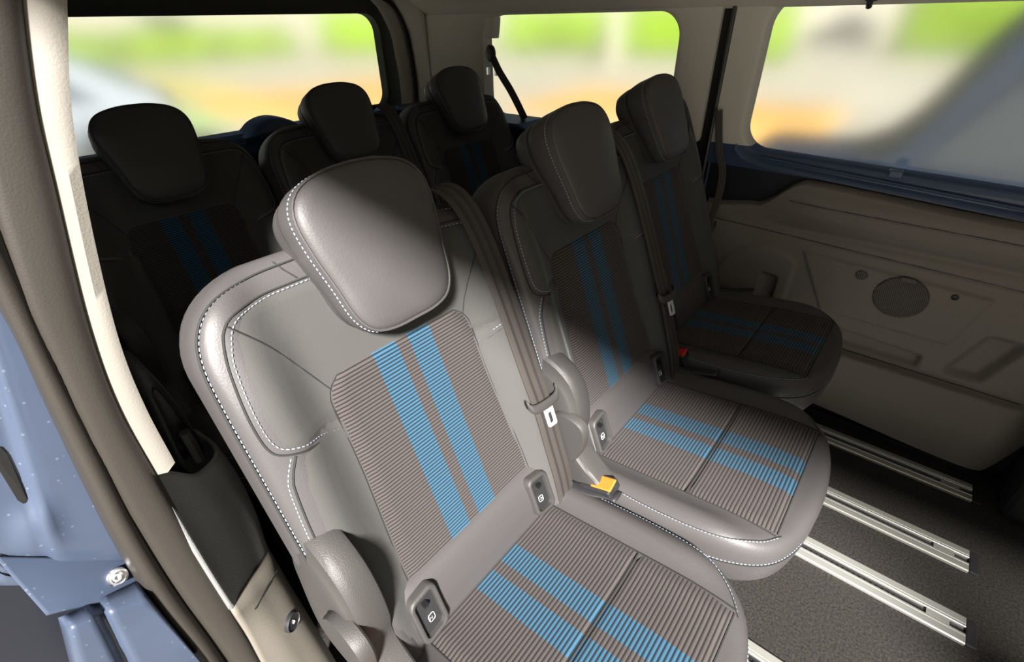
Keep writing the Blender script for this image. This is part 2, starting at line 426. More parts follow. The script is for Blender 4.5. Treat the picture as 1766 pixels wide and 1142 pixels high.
    for s in (-1,):
        cv = cat([Vector((a, b, 0)) for a, b in cov], 60, True); cx_, cz_ = -.01, .53
        def cr(sc, y): return [Vector((cx_+(p.x-cx_)*sc, s*y, cz_+(p.y-cz_)*sc)) for p in cv]
        sh = MB().rings([cr(.90, .196), cr(.975, .199), cr(1.0, .206), cr(1.0, .226), cr(.99, .234), cr(.96, .239), cr(.86, .241), cr(.82, .244), cr(.78, .246), cr(.5, .247)]).build('side_shield', 'plastic', root, sharp=30)
        if s < 0:
            lv = [(.010, .600), (.040, .612), (.070, .606), (.082, .585), (.078, .545), (.062, .505), (.046, .498), (.036, .520), (.010, .528), (-.02, .55)]
            lc = cat([Vector((a, b, 0)) for a, b in lv], 40, True)
            def lr(sc, y): return [Vector((.035+(p.x-.035)*sc, y, .56+(p.y-.56)*sc)) for p in lc]
            MB().rings([lr(.95, -.238), lr(1, -.241), lr(1, -.254), lr(.95, -.259), lr(.6, -.260)]).build('recliner_lever', 'plastic', root, sharp=30)
    # black pull handle at the rear far corner of the cushion
    hp = MB(); q = [CP(.205, -.01, .016), CP(.214, .03, .012), CP(.222, .07, .010), CP(.234, .105, .012), CP(.236, .125, .014)]
    qc = cat(q, 20)
    def hr(i): return .010+.004*(i/19)
    hp.rings([[p+YA*cos(a)*hr(i)*1.1+NC*sin(a)*.004 for a in [2*pi*k/10 for k in range(10)]] for i, p in enumerate(qc)]).build('fold_handle', 'dark_plastic', root, sharp=None)
    # buckle on the near side
    rot = Matrix.Rotation(radians(-20), 3, 'Y') @ Matrix.Rotation(radians(14), 3, 'X')
    bo = MB().box((-.038, -.020, -.014), (.034, .020, .013), rot, (.112, -.232, .452)).build('buckle', 'dark_plastic', root, False); bevel(bo, .005)
    bb = MB().box((-.010, -.0145, .010), (.0352, .0145, .0150), rot, (.112, -.232, .452)).build('buckle_button', button, bo, False); bevel(bb, .003)
    sk = MB(); sk.tube([Vector((.03, -.236, .34)), Vector((.06, -.236, .39)), Vector((.095, -.233, .435))], .009, 8); sk.build('buckle_stalk', 'black', bo)
    # base
    bs = MB().box((-.20, -.19, .075), (.32, .19, .325)).build('seat_base', 'dark_plastic', root, False); bevel(bs, .03, 3)
    for sx in (-.17, .25):
        for sy in (-.165, .165):
            ft = MB().box((sx-.045, sy-.022, .0105), (sx+.045, sy+.022, .09)).build('floor_foot', 'black', root, False); bevel(ft, .008, 2)
    # rear shell of the backrest
    return root
def copy_tree(o, parent=None):
    c = o.copy(); COL.objects.link(c); c.parent = parent
    for ch in list(o.children): copy_tree(ch, c)
    return c
SEATS = [
 ((0, 0, 0), 'charcoal seat nearest the open door, in sunlight, front row of seats', 'second-row seats'),
 ((.012, .475, .010), 'charcoal seat in the middle of the front row, orange buckle beside it', 'second-row seats'),
 ((-.055, .968, .014), 'shaded charcoal seat of the front row beside the sliding door panel, red buckle', 'second-row seats'),
 ((-.864, .020, -.004), 'dark back-row seat behind the sunlit seat, leftmost headrest', 'third-row seats'),
 ((-.815, .500, -.002), 'dark back-row seat in the middle, under the rear window', 'third-row seats'),
 ((-.800, .966, .006), 'dark back-row seat in the far corner by the rear pillar', 'third-row seats')]
proto = make_seat(SEATS[1][1], SEATS[1][2], 'orange'); proto.location = SEATS[1][0]
for i, (loc, lb, gp) in enumerate(SEATS):
    if i == 1: continue
    c = copy_tree(proto); c.location = loc; c['label'] = lb; c['group'] = gp
    if i != 0:
        for ch in c.children:
            if ch.name.startswith('buckle'):
                for b in ch.children:
                    if b.name.startswith('buckle_button'):
                        b.data = b.data.copy(); b.data.materials[0] = M['red']
# ------------------------------------------------------------------ belts
def webbing(name, pts, wdir, parent, hw=.0235, th=.0012, n=70):
    """a flat strap: two dark ribs run along it. pts: centre line, wdir: width direction(s)"""
    c = cat(pts, n); wd = cat(wdir, n) if isinstance(wdir, list) else [Vector(wdir)]*n
    R = []; R2 = [[], []]
    for i, p in enumerate(c):
        d = (c[min(n-1, i+1)]-c[max(0, i-1)]).normalized(); w = (wd[i]-d*wd[i].dot(d)).normalized(); nn = d.cross(w)
        R.append([p+w*a*hw+nn*b*th for a, b in ((-1, -.6), (-.93, -1), (.93, -1), (1, -.6), (1, .6), (.93, 1), (-.93, 1), (-1, .6))])
        for k, x in enumerate((-.38, .38)):
            R2[k].append([p+w*(x+a*.13)*hw+nn*b*th*1.35 for a, b in ((-1, -1), (1, -1), (1, 1), (-1, 1))])
    o = MB().rings(R).build(name, 'web', parent, sharp=50)
    for k in range(2): MB().rings(R2[k]).build('webbing_rib', 'web_dark', o, sharp=50)
    return o
def belt_hardware(root, c, up, wdir, nrm):
    up, wdir, nrm = up.normalized(), wdir.normalized(), nrm.normalized()
    def Q(a, b, d): return c+wdir*a+up*b+nrm*d
    o = MB()
    q = [Q(-.040, .010, .002), Q(-.036, .001, .006), Q(-.024, -.004, .008), Q(0, -.005, .009), Q(.024, -.004, .008), Q(.036, .001, .006), Q(.040, .010, .002)]
    qc = cat(q, 24)
    o.rings([[p+up*cos(a)*.0095+nrm*sin(a)*.0042 for a in [2*pi*k/10 for k in range(10)]] for p in qc])
    o.build('belt_stop', 'plastic', root, sharp=None)
    a = rrect(.023, .040, .004, 4); b = rrect(.0105, .022, .003, 4, 0, -.003)
    t = MB().rings([[Q(x, y-.030, .0065) for x, y in a], [Q(x, y-.030, .0095) for x, y in a], [Q(x, y-.030, .0095) for x, y in b], [Q(x, y-.030, .0065) for x, y in b], [Q(x, y-.030, .0065) for x, y in a]], False, False)
    t.build('belt_tongue', 'bright_steel', root, sharp=30)
def seat_shoulder_belt(loc, label, hard=True):
    L = Vector(loc); root = thing('seat_belt', label, 'seat belt', L+BP(.165, .51, -.02), 'seat belts')
    o = -BP(.165, .51, -.02)
    pts = [BP(.142, .44, -.098), BP(.145, .490, -.075), BP(.152, .515, -.045), BP(.165, .522, -.012), BP(.176, .503, .016), BP(.181, .455, .034), BP(.183, .38, .043), BP(.184, .28, .047), BP(.186, .18, .048), BP(.188, .10, .049), BP(.187, .03, .047), BP(.188, -.04, .043), BP(.192, -.10, .032)]
    webbing('webbing', [p+o for p in pts], (0, 1, 0), root, .0235)
    if hard: belt_hardware(root, BP(.188, .122, .052)+o, T+Vector((0, .0, 0)), YA-T*.12, NB)
    return root
seat_shoulder_belt(SEATS[0][0], 'brown-grey seat belt over the far shoulder of the sunlit seat by the door')
seat_shoulder_belt(SEATS[1][0], 'grey seat belt over the far shoulder of the middle front-row seat')
seat_shoulder_belt(SEATS[4][0], 'seat belt strap over the back-row middle seat, seen between dark headrests')
# far seat belt: seat strand and wall strand meeting at one tongue
L = Vector(SEATS[2][0]); fb = thing('seat_belt', 'dark seat belt with two strands beside the far pillar and sliding door', 'seat belt', (-.15, 1.20, .60), 'seat belts')
o = -Vector((-.15, 1.20, .60)); J = atY(1216, 392, 1.20)
p1 = [L+BP(.150, .49, -.07), L+BP(.17, .52, -.02), L+BP(.188, .50, .012)]
top = p1[-1]
webbing('webbing', [p+o for p in p1+[top.lerp(J, .35)+Vector((.01, 0, 0)), top.lerp(J, .7)+Vector((.008, 0, 0)), J, atY(1216, 440, 1.19), atY(1214, 492, 1.18)]], (.3, 1, 0), fb, .022)
webbing('wall_strand', [p+o for p in [atY(1240, 190, 1.335), atY(1240, 250, 1.335), atY(1246, 300, 1.315), atY(1236, 350, 1.27), J+Vector((.004, .008, .004))]], (.9, .3, 0), fb, .011, .0014)
belt_hardware(fb, J+o+Vector((.004, -.004, 0)), Vector((-.05, .1, 1)), Vector((.35, 1, -.12)), Vector((.9, -.35, .2)))
# belt on the rear corner guide
rb = thing('seat_belt', 'black seat belt hanging from the guide at the rear side window edge', 'seat belt', (-1.08, 1.31, 1.05), 'seat belts')
o = -Vector((-1.08, 1.31, 1.05))
webbing('webbing', [p+o for p in [atY(850, 100, 1.30), atY(862, 125, 1.30), atY(880, 155, 1.30), atY(893, 180, 1.30), atY(905, 205, 1.30)]], (.9, .3, 0), rb, .014)
g = MB(); gc = atY(848, 92, 1.32)+o
g.rings([[gc+Vector((cos(a)*.022*s_, -d, sin(a)*.030*s_)) for a in [2*pi*k/20 for k in range(20)]] for s_, d in ((1, 0), (1, .012), (.8, .018), (.3, .02))]).build('belt_guide', 'black', rb)
g = MB(); g.box((-.004, -.01, -.022), (.004, .004, .004), None, atY(843, 118, 1.31)+o); g.box((-.004, -.01, -.022), (.004, .004, .004), None, atY(856, 120, 1.31)+o); g.build('guide_clip', 'chrome', rb)
# ------------------------------------------------------------------ floor, rails
fl = MB().box((-1.72, -.44, -.06), (2.96, 1.42, 0)).build('floor', 'carpet', None, False); struct(fl, 'dark carpeted van floor', 'floor')
RL = [(1.262, 'aluminium floor rail closest to the sliding door panel, topmost of the four rails'), (.983, 'brightly sunlit aluminium floor rail, second from the sliding door panel'), (.759, 'aluminium floor rail third from the sliding door panel, long and toothed'), (.383, 'aluminium floor rail nearest the bottom edge, beside the sunlit seat')]
for i, (yc, lb) in enumerate(RL):
    x0, x1 = -1.55, .845
    rt = thing('floor_rail', lb, 'seat rail', (x1, yc, 0), 'floor rails')
    for s in (-1, 1):
        prof = [(s*.0095, .001), (s*.0095, .0090), (s*.0105, .0100), (s*.0155, .0100), (s*.0160, .0092), (s*.0175, .0092), (s*.0180, .0100), (s*.0355, .0100), (s*.0385, .0080), (s*.0385, .001)]
        MB().rings([[Vector((x-x1, y, z)) for y, z in prof] for x in (x0, x1)]).build('rail_strip', 'alu', rt, True, 25)
    MB().box((x0-x1, -.0100, .0005), (0, .0100, .0030)).build('rail_slot', 'black', rt, False)
    tm = MB()
    for k in range(70):
        x = -1.0+k*.0125
        if x > -.12: break
        tm.box((x, -.0085, .0032), (x+.005, -.0015, .0062))
    tm.build('rail_teeth', 'dark_plastic', rt, False)['kind'] = 'stuff'
    bk = MB().box((-.075, -.0085, .003), (-.030, .0085, .0085)).build('rail_stop', 'alu', rt, False)
    ec = MB().box((.0008, -.0365, .0005), (.022, .0365, .0085)).build('end_cap', 'dark_plastic', rt, False); bevel(ec, .003, 2)
# ------------------------------------------------------------------ far side wall
YW = 1.36
def relief(x, z):
    r = .036
    r += .030*sm(.655, .725, z)*(1-.55*sm(.76, .80, z))*sm(-.02, .22, x)
    r -= .007*math.exp(-((z-.664)/.012)**2)*sm(.02, .25, x)
    r -= .006*math.exp(-((z-(.642-.03*x))/.0028)**2)
    r -= .005*math.exp(-((z-(.752-.012*x))/.0025)**2)*sm(.10, .13, x)
    # arched moulding on the left half
    ax = (x-.10)/.155; az = (z-.42)/.175
    q = sqrt(ax*ax+max(0, az)**2)
    if z > .36: r += .010*(1-sm(.92, 1.04, q))*sm(.36, .42, z)*sm(.02, .0, x-.18) + 0
    # raised plate that carries the speakers
    def inpoly(lo, hi, v, f): return sm(lo-f, lo+f, v)*(1-sm(hi-f, hi+f, v))
    r += .008*inpoly(.20+.10*(.60-z)/.18, .66+.25*(z-.56), x, .006)*inpoly(.425, .602-.04*(x-.2), z, .006)
    # small arched pocket
    r -= .028*inpoly(.102, .150, x, .006)*inpoly(.30, .495, z, .010)
    # long low recess and its upright end
    r -= .020*inpoly(.20, .585, x, .008)*inpoly(.325, .385-.06*(x-.2), z, .010)
    # slanted pull recess near the front
    sx = x-.35*(z-.40)
    r -= .030*inpoly(.672, .748, sx, .014)*inpoly(.338, .475, z, .014)
    # lower bin bulging into the cabin
    lip = sm(.300, .313, z+.0*x)
    r += (1-lip)*(.028*sm(.02, .20, z)+.004)*(1-sm(.80, .90, x+.25*max(0, .14-z)))
    r -= .006*math.exp(-((z-.309)/.004)**2)
    r *= 1-sm(.84, .93, x+.3*max(0, .12-z))*.9
    return r
def top_z(x):
    return .700+.016*sm(-.10, .02, x)+.092*sm(.02, .15, x)-.022*sm(.15, .65, x)
def bot_z(x):
    return .068-.030*sm(.3, .8, x)+.13*sm(.845, .90, x)
nx, nz = 260, 230
X0, X1 = -.135, .905
def dp(i, j):
    x = X0+(X1-X0)*i/(nx-1); z = bot_z(x)+(top_z(x)-bot_z(x))*j/(nz-1)
    e = min(1, min(j, nz-1-j)/2, min(i, nx-1-i)/2)
    return Vector((x, YW-relief(x, z)*e, z))
door = MB().grid(dp, nx, nz).build('door_1', 'trim', None, sharp=None)
door.data.materials.append(M['trim_low'])
for p in door.data.polygons:
    if p.center.z < .309: p.material_index = 1
struct(door, 'grey sliding door trim panel with speaker grille', 'door')
def disc_grille(name, px, py, r1, r2, nn):
    c = atY(px, py, YW-.022); b = MB()
    b.rings([[Vector((c.x+cos(a)*r1*s_, YW-relief(c.x+cos(a)*r1*s_, c.z+sin(a)*r2*s_)-d, c.z+sin(a)*r2*s_)) for a in [2*pi*k/40 for k in range(40)]] for s_, d in ((1.0, -.001), (1.0, .0012), (.97, .002), (.6, .0035), (.02, .004))])
    o = b.build(name, 'grille', door, sharp=40); k = 0
    dots = MB(); st_ = .0052
    for a in range(-nn, nn+1):
        for e_ in range(-nn, nn+1):
            x = (a+(e_ % 2)*.5)*st_; z = e_*st_*.87
            if (x/r1)**2+(z/r2)**2 < .92:
                y = YW-relief(c.x+x, c.z+z)-.0042-.0008
                dots.add([Vector((c.x+x+cos(t)*.0017, y, c.z+z+sin(t)*.0017)) for t in [2*pi*q/6 for q in range(6)]]+[Vector((c.x+x+cos(t)*.0017, y+.003, c.z+z+sin(t)*.0017)) for t in [2*pi*q/6 for q in range(6)]], [[0, 1, 2, 3, 4, 5]]+[[q, (q+1) % 6, (q+1) % 6+6, q+6] for q in range(6)])
    dots.build('grille_holes', 'trim', o, False)['kind'] = 'stuff'
for fz in (lambda x: .642-.03*x, lambda x: .752-.012*x if x > .115 else None, lambda x: .309):
    q = [Vector((x, YW-relief(x, fz(x))-.0004, fz(x))) for x in [-.12+.01*k for k in range(99)] if fz(x) is not None and x < .84]
    MB().tube(q, .0017, 5).build('panel_joint', 'seam', door)
disc_grille('speaker_grille', 1554, 508, .066, .064, 15); disc_grille('tweeter_grille', 1488, 470, .016, .015, 4)
c = atY(1648, 507, YW-.02); scw = MB()
scw.rings([[Vector((c.x+cos(a)*r, YW-relief(c.x, c.z)-d, c.z+sin(a)*r)) for a in [2*pi*k/20 for k in range(20)]] for r, d in ((.0085, -.004), (.0085, .002), (.006, .003), (.005, .0005), (.001, .0005))]).build('fixing_cap', 'black', door)
# dark belt under the window and sill with the sky's blue put into its colour
bl = MB(); bp_ = [(-.155, .02), (-.155, .874), (-.05, .880), (.0, .860), (2.42, .77), (2.42, .02)]
bl.prism(bp_, lambda p: Vector((p[0], YW+.004, p[1])), lambda p: Vector((p[0], YW+.05, p[1])))
wl = bl.build('wall_left', 'navy_dark', None, False); struct(wl, 'dark inner skin of the sliding door under the window', 'wall')
def sill(x): return .868-.042*max(0, x)/.62*.9
sp_ = MB()
xs = [-.085, -.07, -.05, -.02, .02, .1]+[.1+.1*k for k in range(1, 13)]
zz = [.905, .888, .876, .868, .862, .858]+[sill(.1+.1*k)-.004 for k in range(1, 13)]
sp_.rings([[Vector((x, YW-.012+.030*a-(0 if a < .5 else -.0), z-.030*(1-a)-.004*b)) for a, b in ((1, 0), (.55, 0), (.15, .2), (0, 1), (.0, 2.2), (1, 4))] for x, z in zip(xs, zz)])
s1 = sp_.build('trim_1', 'navy', None, sharp=40); struct(s1, 'window sill of the sliding door, blue sky reflection put into its colour', 'trim')
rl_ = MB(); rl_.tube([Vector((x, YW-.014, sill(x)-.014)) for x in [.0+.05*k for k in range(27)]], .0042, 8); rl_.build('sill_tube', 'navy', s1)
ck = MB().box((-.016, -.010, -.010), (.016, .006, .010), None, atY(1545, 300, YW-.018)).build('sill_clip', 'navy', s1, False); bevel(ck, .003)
# pillar between the side windows and frames
def frame(name, outer, inner, y0, depth, m, label, lip=.010):
    """flat trim with an opening: outer and inner outlines have equally many points"""
    R = [[Vector((x, y0+.03, z)) for x, z in outer], [Vector((x, y0, z)) for x, z in outer]]
    def mix(t): return [(a[0]+(b[0]-a[0])*t, a[1]+(b[1]-a[1])*t) for a, b in zip(outer, inner)]
    for t, d in ((.5, 0), (.85, .001), (.95, .004), (1, lip)): R.append([Vector((x, y0+d, z)) for x, z in mix(t)])
    R.append([Vector((x, y0+depth, z)) for x, z in inner])
    o = MB().rings(R, False, False).build(name, m, None, sharp=50); struct(o, label, 'wall'); return o
def outer_for(inner, x0, x1, z0, z1):
    cx_, cz_ = (x0+x1)/2, (z0+z1)/2; out = []
    ix0, ix1 = min(p[0] for p in inner), max(p[0] for p in inner); iz0, iz1 = min(p[1] for p in inner), max(p[1] for p in inner)
    for x, z in inner:
        u = 2*(x-ix0)/(ix1-ix0)-1; v = 2*(z-iz0)/(iz1-iz0)-1; k = 1/max(abs(u), abs(v)); u, v = u*k, v*k
        out.append(((x0+x1)/2+u*(x1-x0)/2, (z0+z1)/2+v*(z1-z0)/2))
    return out
qi = rrect(.845, .365, .075, 8, -.752, 1.060)
frame('wall_rear_left', outer_for(qi, -1.62, -.205, .872, 1.285), qi, YW-.004, .07, 'pillar', 'grey trim around the rear side window')
di = rrect(1.36, .42, .075, 8, .605, 1.062)
di = [(x, z if z > 1.0 else z+(.868-.852)-.03*max(0, x)) for x, z in di]
wfl = frame('wall_front_left', outer_for(di, -.165, 1.38, .80, 1.30), di, YW-.002, .07, 'pillar', 'grey trim around the sliding door window')
bq = bmesh.new(); bq.from_mesh(wfl.data); bmesh.ops.bisect_plane(bq, geom=bq.verts[:]+bq.edges[:]+bq.faces[:], plane_co=(0, 0, .880), plane_no=(0, 0, 1)); bq.to_mesh(wfl.data); bq.free()
wfl.data.materials.append(M['navy'])  # lower frame faces get the same painted sky reflection
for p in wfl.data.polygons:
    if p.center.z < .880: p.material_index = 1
gp_ = MB().box((-.206, YW+.012, 0), (-.164, YW+.06, 1.30)).build('trim_2', 'black', None, False); struct(gp_, 'black door seal gap between the pillar trims', 'trim')
sg = MB(); sg.tube([Vector((-.172, YW+.002, z)) for z in (0.02, .5, .88, 1.05, 1.3)], .008, 8); struct(sg.build('trim_3', 'black', None), 'black rubber seal along the sliding door edge', 'trim')
def pane(name, outl, y0, label, axis='y', m='glass'):
    if axis == 'y': R = [[Vector((x, y0+d, z)) for x, z in outl] for d in (0, .004)]
    else: R = [[Vector((y0-d, x, z)) for x, z in outl] for d in (0, .004)]
    o = MB().rings(R).build(name, m, None, False); struct(o, label, 'window'); return o
def grow(o, k):
    cx_ = sum(p[0] for p in o)/len(o); cz_ = sum(p[1] for p in o)/len(o)
    return [(x+math.copysign(k, x-cx_), z+math.copysign(k, z-cz_)) for x, z in o]
pane('window_1', grow(qi, .012), YW+.058, 'blurred rear side window')
pane('window_2', grow(di, .012), YW+.058, 'blurred sliding door window')
# lower dark side wall behind the door and ledge behind the back row
lw = MB().box((-1.70, YW-.004, 0), (-.206, YW+.05, .874)).build('wall_side_left', 'navy_dark', None, False); struct(lw, 'dark lower side wall beside the back row', 'wall')
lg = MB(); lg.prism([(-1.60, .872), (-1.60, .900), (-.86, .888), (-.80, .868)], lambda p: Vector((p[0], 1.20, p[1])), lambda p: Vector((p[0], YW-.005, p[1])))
tl = lg.build('trim_4', 'navy', None, False); struct(tl, 'ledge under the rear side window, blue sky light put into its colour', 'trim'); bevel(tl, .008)
# ------------------------------------------------------------------ headliner
prof = [(-.290, 1.325), (-.275, 1.336), (-.24, 1.350), (-.16, 1.362), (0, 1.372), (.48, 1.378), (.96, 1.372), (1.18, 1.345), (1.29, 1.305), (1.34, 1.262), (1.362, 1.245), (1.43, 1.245), (1.43, 1.52), (-.47, 1.54), (-.47, 1.49), (-.38, 1.40)]
hl = MB().rings([[Vector((x, y, z)) for y, z in prof] for x in (-1.70, -1.2, -.6, 0, .6, 1.2, 1.8, 2.4, 2.96)]).build('ceiling', 'headliner', None, sharp=50); struct(hl, 'grey fabric headliner', 'ceiling')
ch = thing('coat_hook', 'small dark hook at the top edge of the sliding door window', 'hook', atY(1502, 2, 1.345))
hk = MB(); hk.tube([(0, .01, .012), (0, -.006, .004), (0, -.010, -.006), (0, -.004, -.012)], .007, 8); hk.build('hook_arm', 'dark_plastic', ch)
hk = MB().box((-.014, .0, .000), (.014, .012, .022)).build('hook_plate', 'dark_plastic', ch, False); bevel(hk, .004)
gp2 = thing('belt_guide_cover', 'small pale cover at the top corner of the rear side window', 'cover', atY(848, 48, 1.335))
cvv = MB(); cvv.rings([[Vector((a*w_, b*.022, z)) for a, b in ((-1, 1), (-1, -.3), (-.6, -1), (.6, -1), (1, -.3), (1, 1))] for z, w_ in ((.035, .028), (.015, .026), (-.02, .020), (-.035, .016))]).build('cover_shell', 'pillar', gp2, True, 30)
# ------------------------------------------------------------------ tailgate
XT = -1.70
ti = rrect(1.56, .385, .075, 8, .480, 1.068)
R = []
to = outer_for(ti, -.44, 1.425, .78, 1.40)
def mx_(t): return [(a[0]+(b[0]-a[0])*t, a[1]+(b[1]-a[1])*t) for a, b in zip(to, ti)]
for t, d in ((0, 0), (.5, 0), (.9, .002), (1, .010), (1, .06)):
    R.append([Vector((XT-d, y, z)) for y, z in mx_(t)])
tg = MB().rings(R, False, False).build('wall_back', 'grey_header', None, sharp=50); struct(tg, 'dark grey inner frame of the tailgate', 'wall')
pane('window_3', grow(ti, .012), XT-.052, 'blurred tailgate window', 'x')
lb_ = MB().box((XT-.05, -.44, 0), (XT, 1.42, .80)).build('wall_rear_lower', 'navy_dark', None, False); struct(lb_, 'dark lower tailgate skin', 'wall')
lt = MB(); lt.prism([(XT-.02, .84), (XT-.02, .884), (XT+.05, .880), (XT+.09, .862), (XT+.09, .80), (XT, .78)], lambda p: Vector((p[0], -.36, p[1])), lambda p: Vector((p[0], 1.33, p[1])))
t5 = lt.build('trim_5', 'navy', None, False); struct(t5, 'shelf under the tailgate window, blue sky light put into its colour', 'trim'); bevel(t5, .012)
wm = thing('wiper_motor_cover', 'domed cover with blue light put into its colour under the tailgate window between two back-row seats', 'cover', (XT+.05, .62, .872))
o = MB(); cc2 = [(-.135, 0), (-.10, .012), (-.065, .036), (-.02, .050), (.03, .050), (.075, .034), (.11, .008), (.13, 0)]
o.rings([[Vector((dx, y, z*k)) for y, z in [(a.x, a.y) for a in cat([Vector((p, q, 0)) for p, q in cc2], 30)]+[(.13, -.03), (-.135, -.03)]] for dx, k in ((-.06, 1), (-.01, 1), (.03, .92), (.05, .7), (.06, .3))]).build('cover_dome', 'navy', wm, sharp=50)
# pillar at the rear corner with its black seal
dpil = MB(); seal_y = [atX(700, 0, -1.60), atX(692, 20, -1.60), atX(703, 60, -1.60), atX(713, 110, -1.60), atX(719, 165, -1.60), atX(724, 260, -1.60)]
sq = MB(); sq.tube(cat([atX(640, -14, -1.60), atX(676, 8, -1.60), atX(696, 45, -1.60), atX(708, 95, -1.60), atX(717, 160, -1.60), atX(722, 260, -1.60)], 40), .009, 8)
struct(sq.build('trim_6', 'black', None), 'black tailgate opening seal', 'trim')
cp = MB()
left = cat([atX(560, -50, -1.60), atX(660, -10, -1.60), atX(698, 45, -1.60), atX(710, 95, -1.60), atX(719, 160, -1.60), atX(725, 300, -1.60)], 30)
def cpf(i, j):
    a = left[i]; b = Vector((-1.50, YW-.006, a.z)); t = j/7; p = a.lerp(b, t); p.x += .035*sin(pi*t); p.y -= .0*t; return p
cp.grid(cpf, 30, 8)
o = cp.build('trim_7', 'pillar', None, sharp=None); struct(o, 'grey trim of the rear corner pillar', 'trim')
s_ = o.modifiers.new('t', 'SOLIDIFY'); s_.thickness = .006; s_.offset = 1
o = MB().grid(lambda i, j: Vector((-1.655+.03*j/3, left[i].y+.012-.065*(1-j/3), left[i].z)), 30, 4).build('trim_8', 'pillar', None, sharp=None); struct(o, 'grey trim strip beside the tailgate window', 'trim')
s_ = o.modifiers.new('t', 'SOLIDIFY'); s_.thickness = .006
# ------------------------------------------------------------------ near side: wall, pillar, seal, jamb
wn = rrect(1.10, .36, .07, 8, -1.02, 1.05)
R = []; wo_ = outer_for(wn, -1.70, -.30, .78, 1.50)
for t, d in ((0, .03), (0, 0), (.9, 0), (1, .01), (1, .05)):
    R.append([Vector((a[0]+(b[0]-a[0])*t, -.405-d, a[1]+(b[1]-a[1])*t)) for a, b in zip(wo_, wn)])
o = MB().rings(R, False, False).build('wall_rear_right', 'pillar', None, sharp=50); struct(o, 'grey trim around the rear side window on the near side', 'wall')
pane('window_4', grow(wn, .012), -.462, 'dark tinted rear side window on the near side', m='tint')
o = MB().box((-1.70, -.45, 0), (-.26, -.405, .80)).build('wall_side_right', 'navy_dark', None, False); struct(o, 'dark lower side wall on the near side', 'wall')
o = MB().box((-.62, -.41, .18), (-.27, -.335, .74)).build('wall_arch_right', 'dark_plastic', None, False); struct(o, 'dark wheel arch box behind the near pillar', 'wall'); bevel(o, .03)
def px_curve(pts, X, n=60): return cat([atX(a, b, X) for a, b in pts], n)
n = 70
A = px_curve([(116, -60), (117, 30), (125, 200), (160, 400), (205, 585), (250, 700), (302, 798)], -.150, n)
A0 = [p+Vector((-.09, -.015, 0)) for p in A]
A1 = [a.lerp(b, .5)+Vector((.008, .0, 0)) for a, b in zip(A, px_curve([(38, -60), (36, 0), (60, 180), (95, 330), (150, 560), (200, 700), (268, 820)], -.162, n))]
B = px_curve([(38, -60), (36, 0), (60, 180), (95, 330), (150, 560), (200, 700), (268, 820)], -.162, n)
Bi = [p+Vector((-.02, -.012, 0)) for p in B]
rowsP = [A0, A, A1, B, Bi]
o = MB().grid(lambda i, j: rowsP[i][j], 5, n).build('trim_9', 'pillar_near', None, sharp=70); struct(o, 'pale trim strip of the near pillar, lit by sun', 'trim')
# rubber seal: inner lip, crease, outer bulge
n = 80
E0 = px_curve([(38, -60), (36, 0), (60, 180), (95, 330), (150, 560), (200, 700), (268, 820), (400, 1048), (500, 1230)], -.166, n)
E1 = px_curve([(-90, -60), (-80, 0), (-40, 200), (50, 500), (110, 635), (190, 800), (255, 910), (340, 1040), (430, 1160), (480, 1230)], -.160, n)
E2 = px_curve([(-160, -60), (-140, 0), (-80, 180), (0, 345), (95, 600), (168, 750), (229, 885), (285, 985), (367, 1105), (450, 1230)], -.176, n)
E3 = px_curve([(-190, -60), (-170, 0), (-100, 250), (15, 500), (70, 620), (160, 800), (225, 925), (290, 1030), (350, 1110), (430, 1230)], -.158, n)
E4 = px_curve([(-200, -60), (-190, 60), (-100, 330), (30, 558), (90, 690), (153, 825), (209, 937), (275, 1044), (335, 1120), (400, 1230)], -.182, n)
E01 = [a.lerp(b, .25)+Vector((.006, 0, 0)) for a, b in zip(E0, E1)]; E00 = [a.lerp(b, .08)+Vector((-.008, 0, 0)) for a, b in zip(E0, E1)]
E12 = [a.lerp(b, .6)+Vector((.004, 0, 0)) for a, b in zip(E1, E2)]
E34 = [a.lerp(b, .55)+Vector((.010, 0, 0)) for a, b in zip(E3, E4)]
rowsE = [E0, E00, E01, E1, E12, E2, E3, E34, E4]
rc = []
for j in range(n):
    rc.append(cat([r_[j] for r_ in rowsE], 36))
o = MB().grid(lambda i, j: rc[j][i], 36, n).build('trim_10', 'seal', None, sharp=None); struct(o, 'brown-grey rubber door seal', 'trim')
s_ = o.modifiers.new('t', 'SOLIDIFY'); s_.thickness = .006; s_.offset = 1
# dark quarter panel with beige lower piece
def pp_(a, b, X): return atX(a, b, X)
no = 26
Oe = cat([pp_(262, 815, -.160), pp_(300, 880, -.155), pp_(345, 955, -.150), pp_(402, 1050, -.145)], no)
Of = cat([pp_(290, 812, -.185), pp_(325, 880, -.180), pp_(375, 965, -.175), pp_(425, 1035, -.168)], no)
Im = cat([pp_(345, 815, -.21), pp_(385, 870, -.21), pp_(420, 930, -.21), pp_(440, 985, -.20)], no)
Ie = cat([pp_(378, 775, -.25), pp_(410, 820, -.26), pp_(440, 880, -.25), pp_(462, 945, -.235)], no)
Ig = [p+Vector((-.10, 0, -.02)) for p in Ie]
qp = [Oe, Of, Im, Ie, Ig]
rc2 = [cat([r_[j] for r_ in qp], 30) for j in range(no)]
o = MB().grid(lambda i, j: rc2[j][i], 30, no).build('quarter_trim', 'quarter', None, sharp=None)
tag(o, 'dark grained quarter trim panel beside the sunlit near pillar', 'trim panel')
s_ = o.modifiers.new('t', 'SOLIDIFY'); s_.thickness = .006; s_.offset = 1
O2 = cat([pp_(402, 1050, -.145), pp_(430, 1100, -.142), pp_(462, 1160, -.138), pp_(520, 1260, -.13)], 20)
I2 = cat([pp_(462, 945, -.235), pp_(500, 1010, -.195), pp_(560, 1110, -.180), pp_(630, 1230, -.17)], 20)
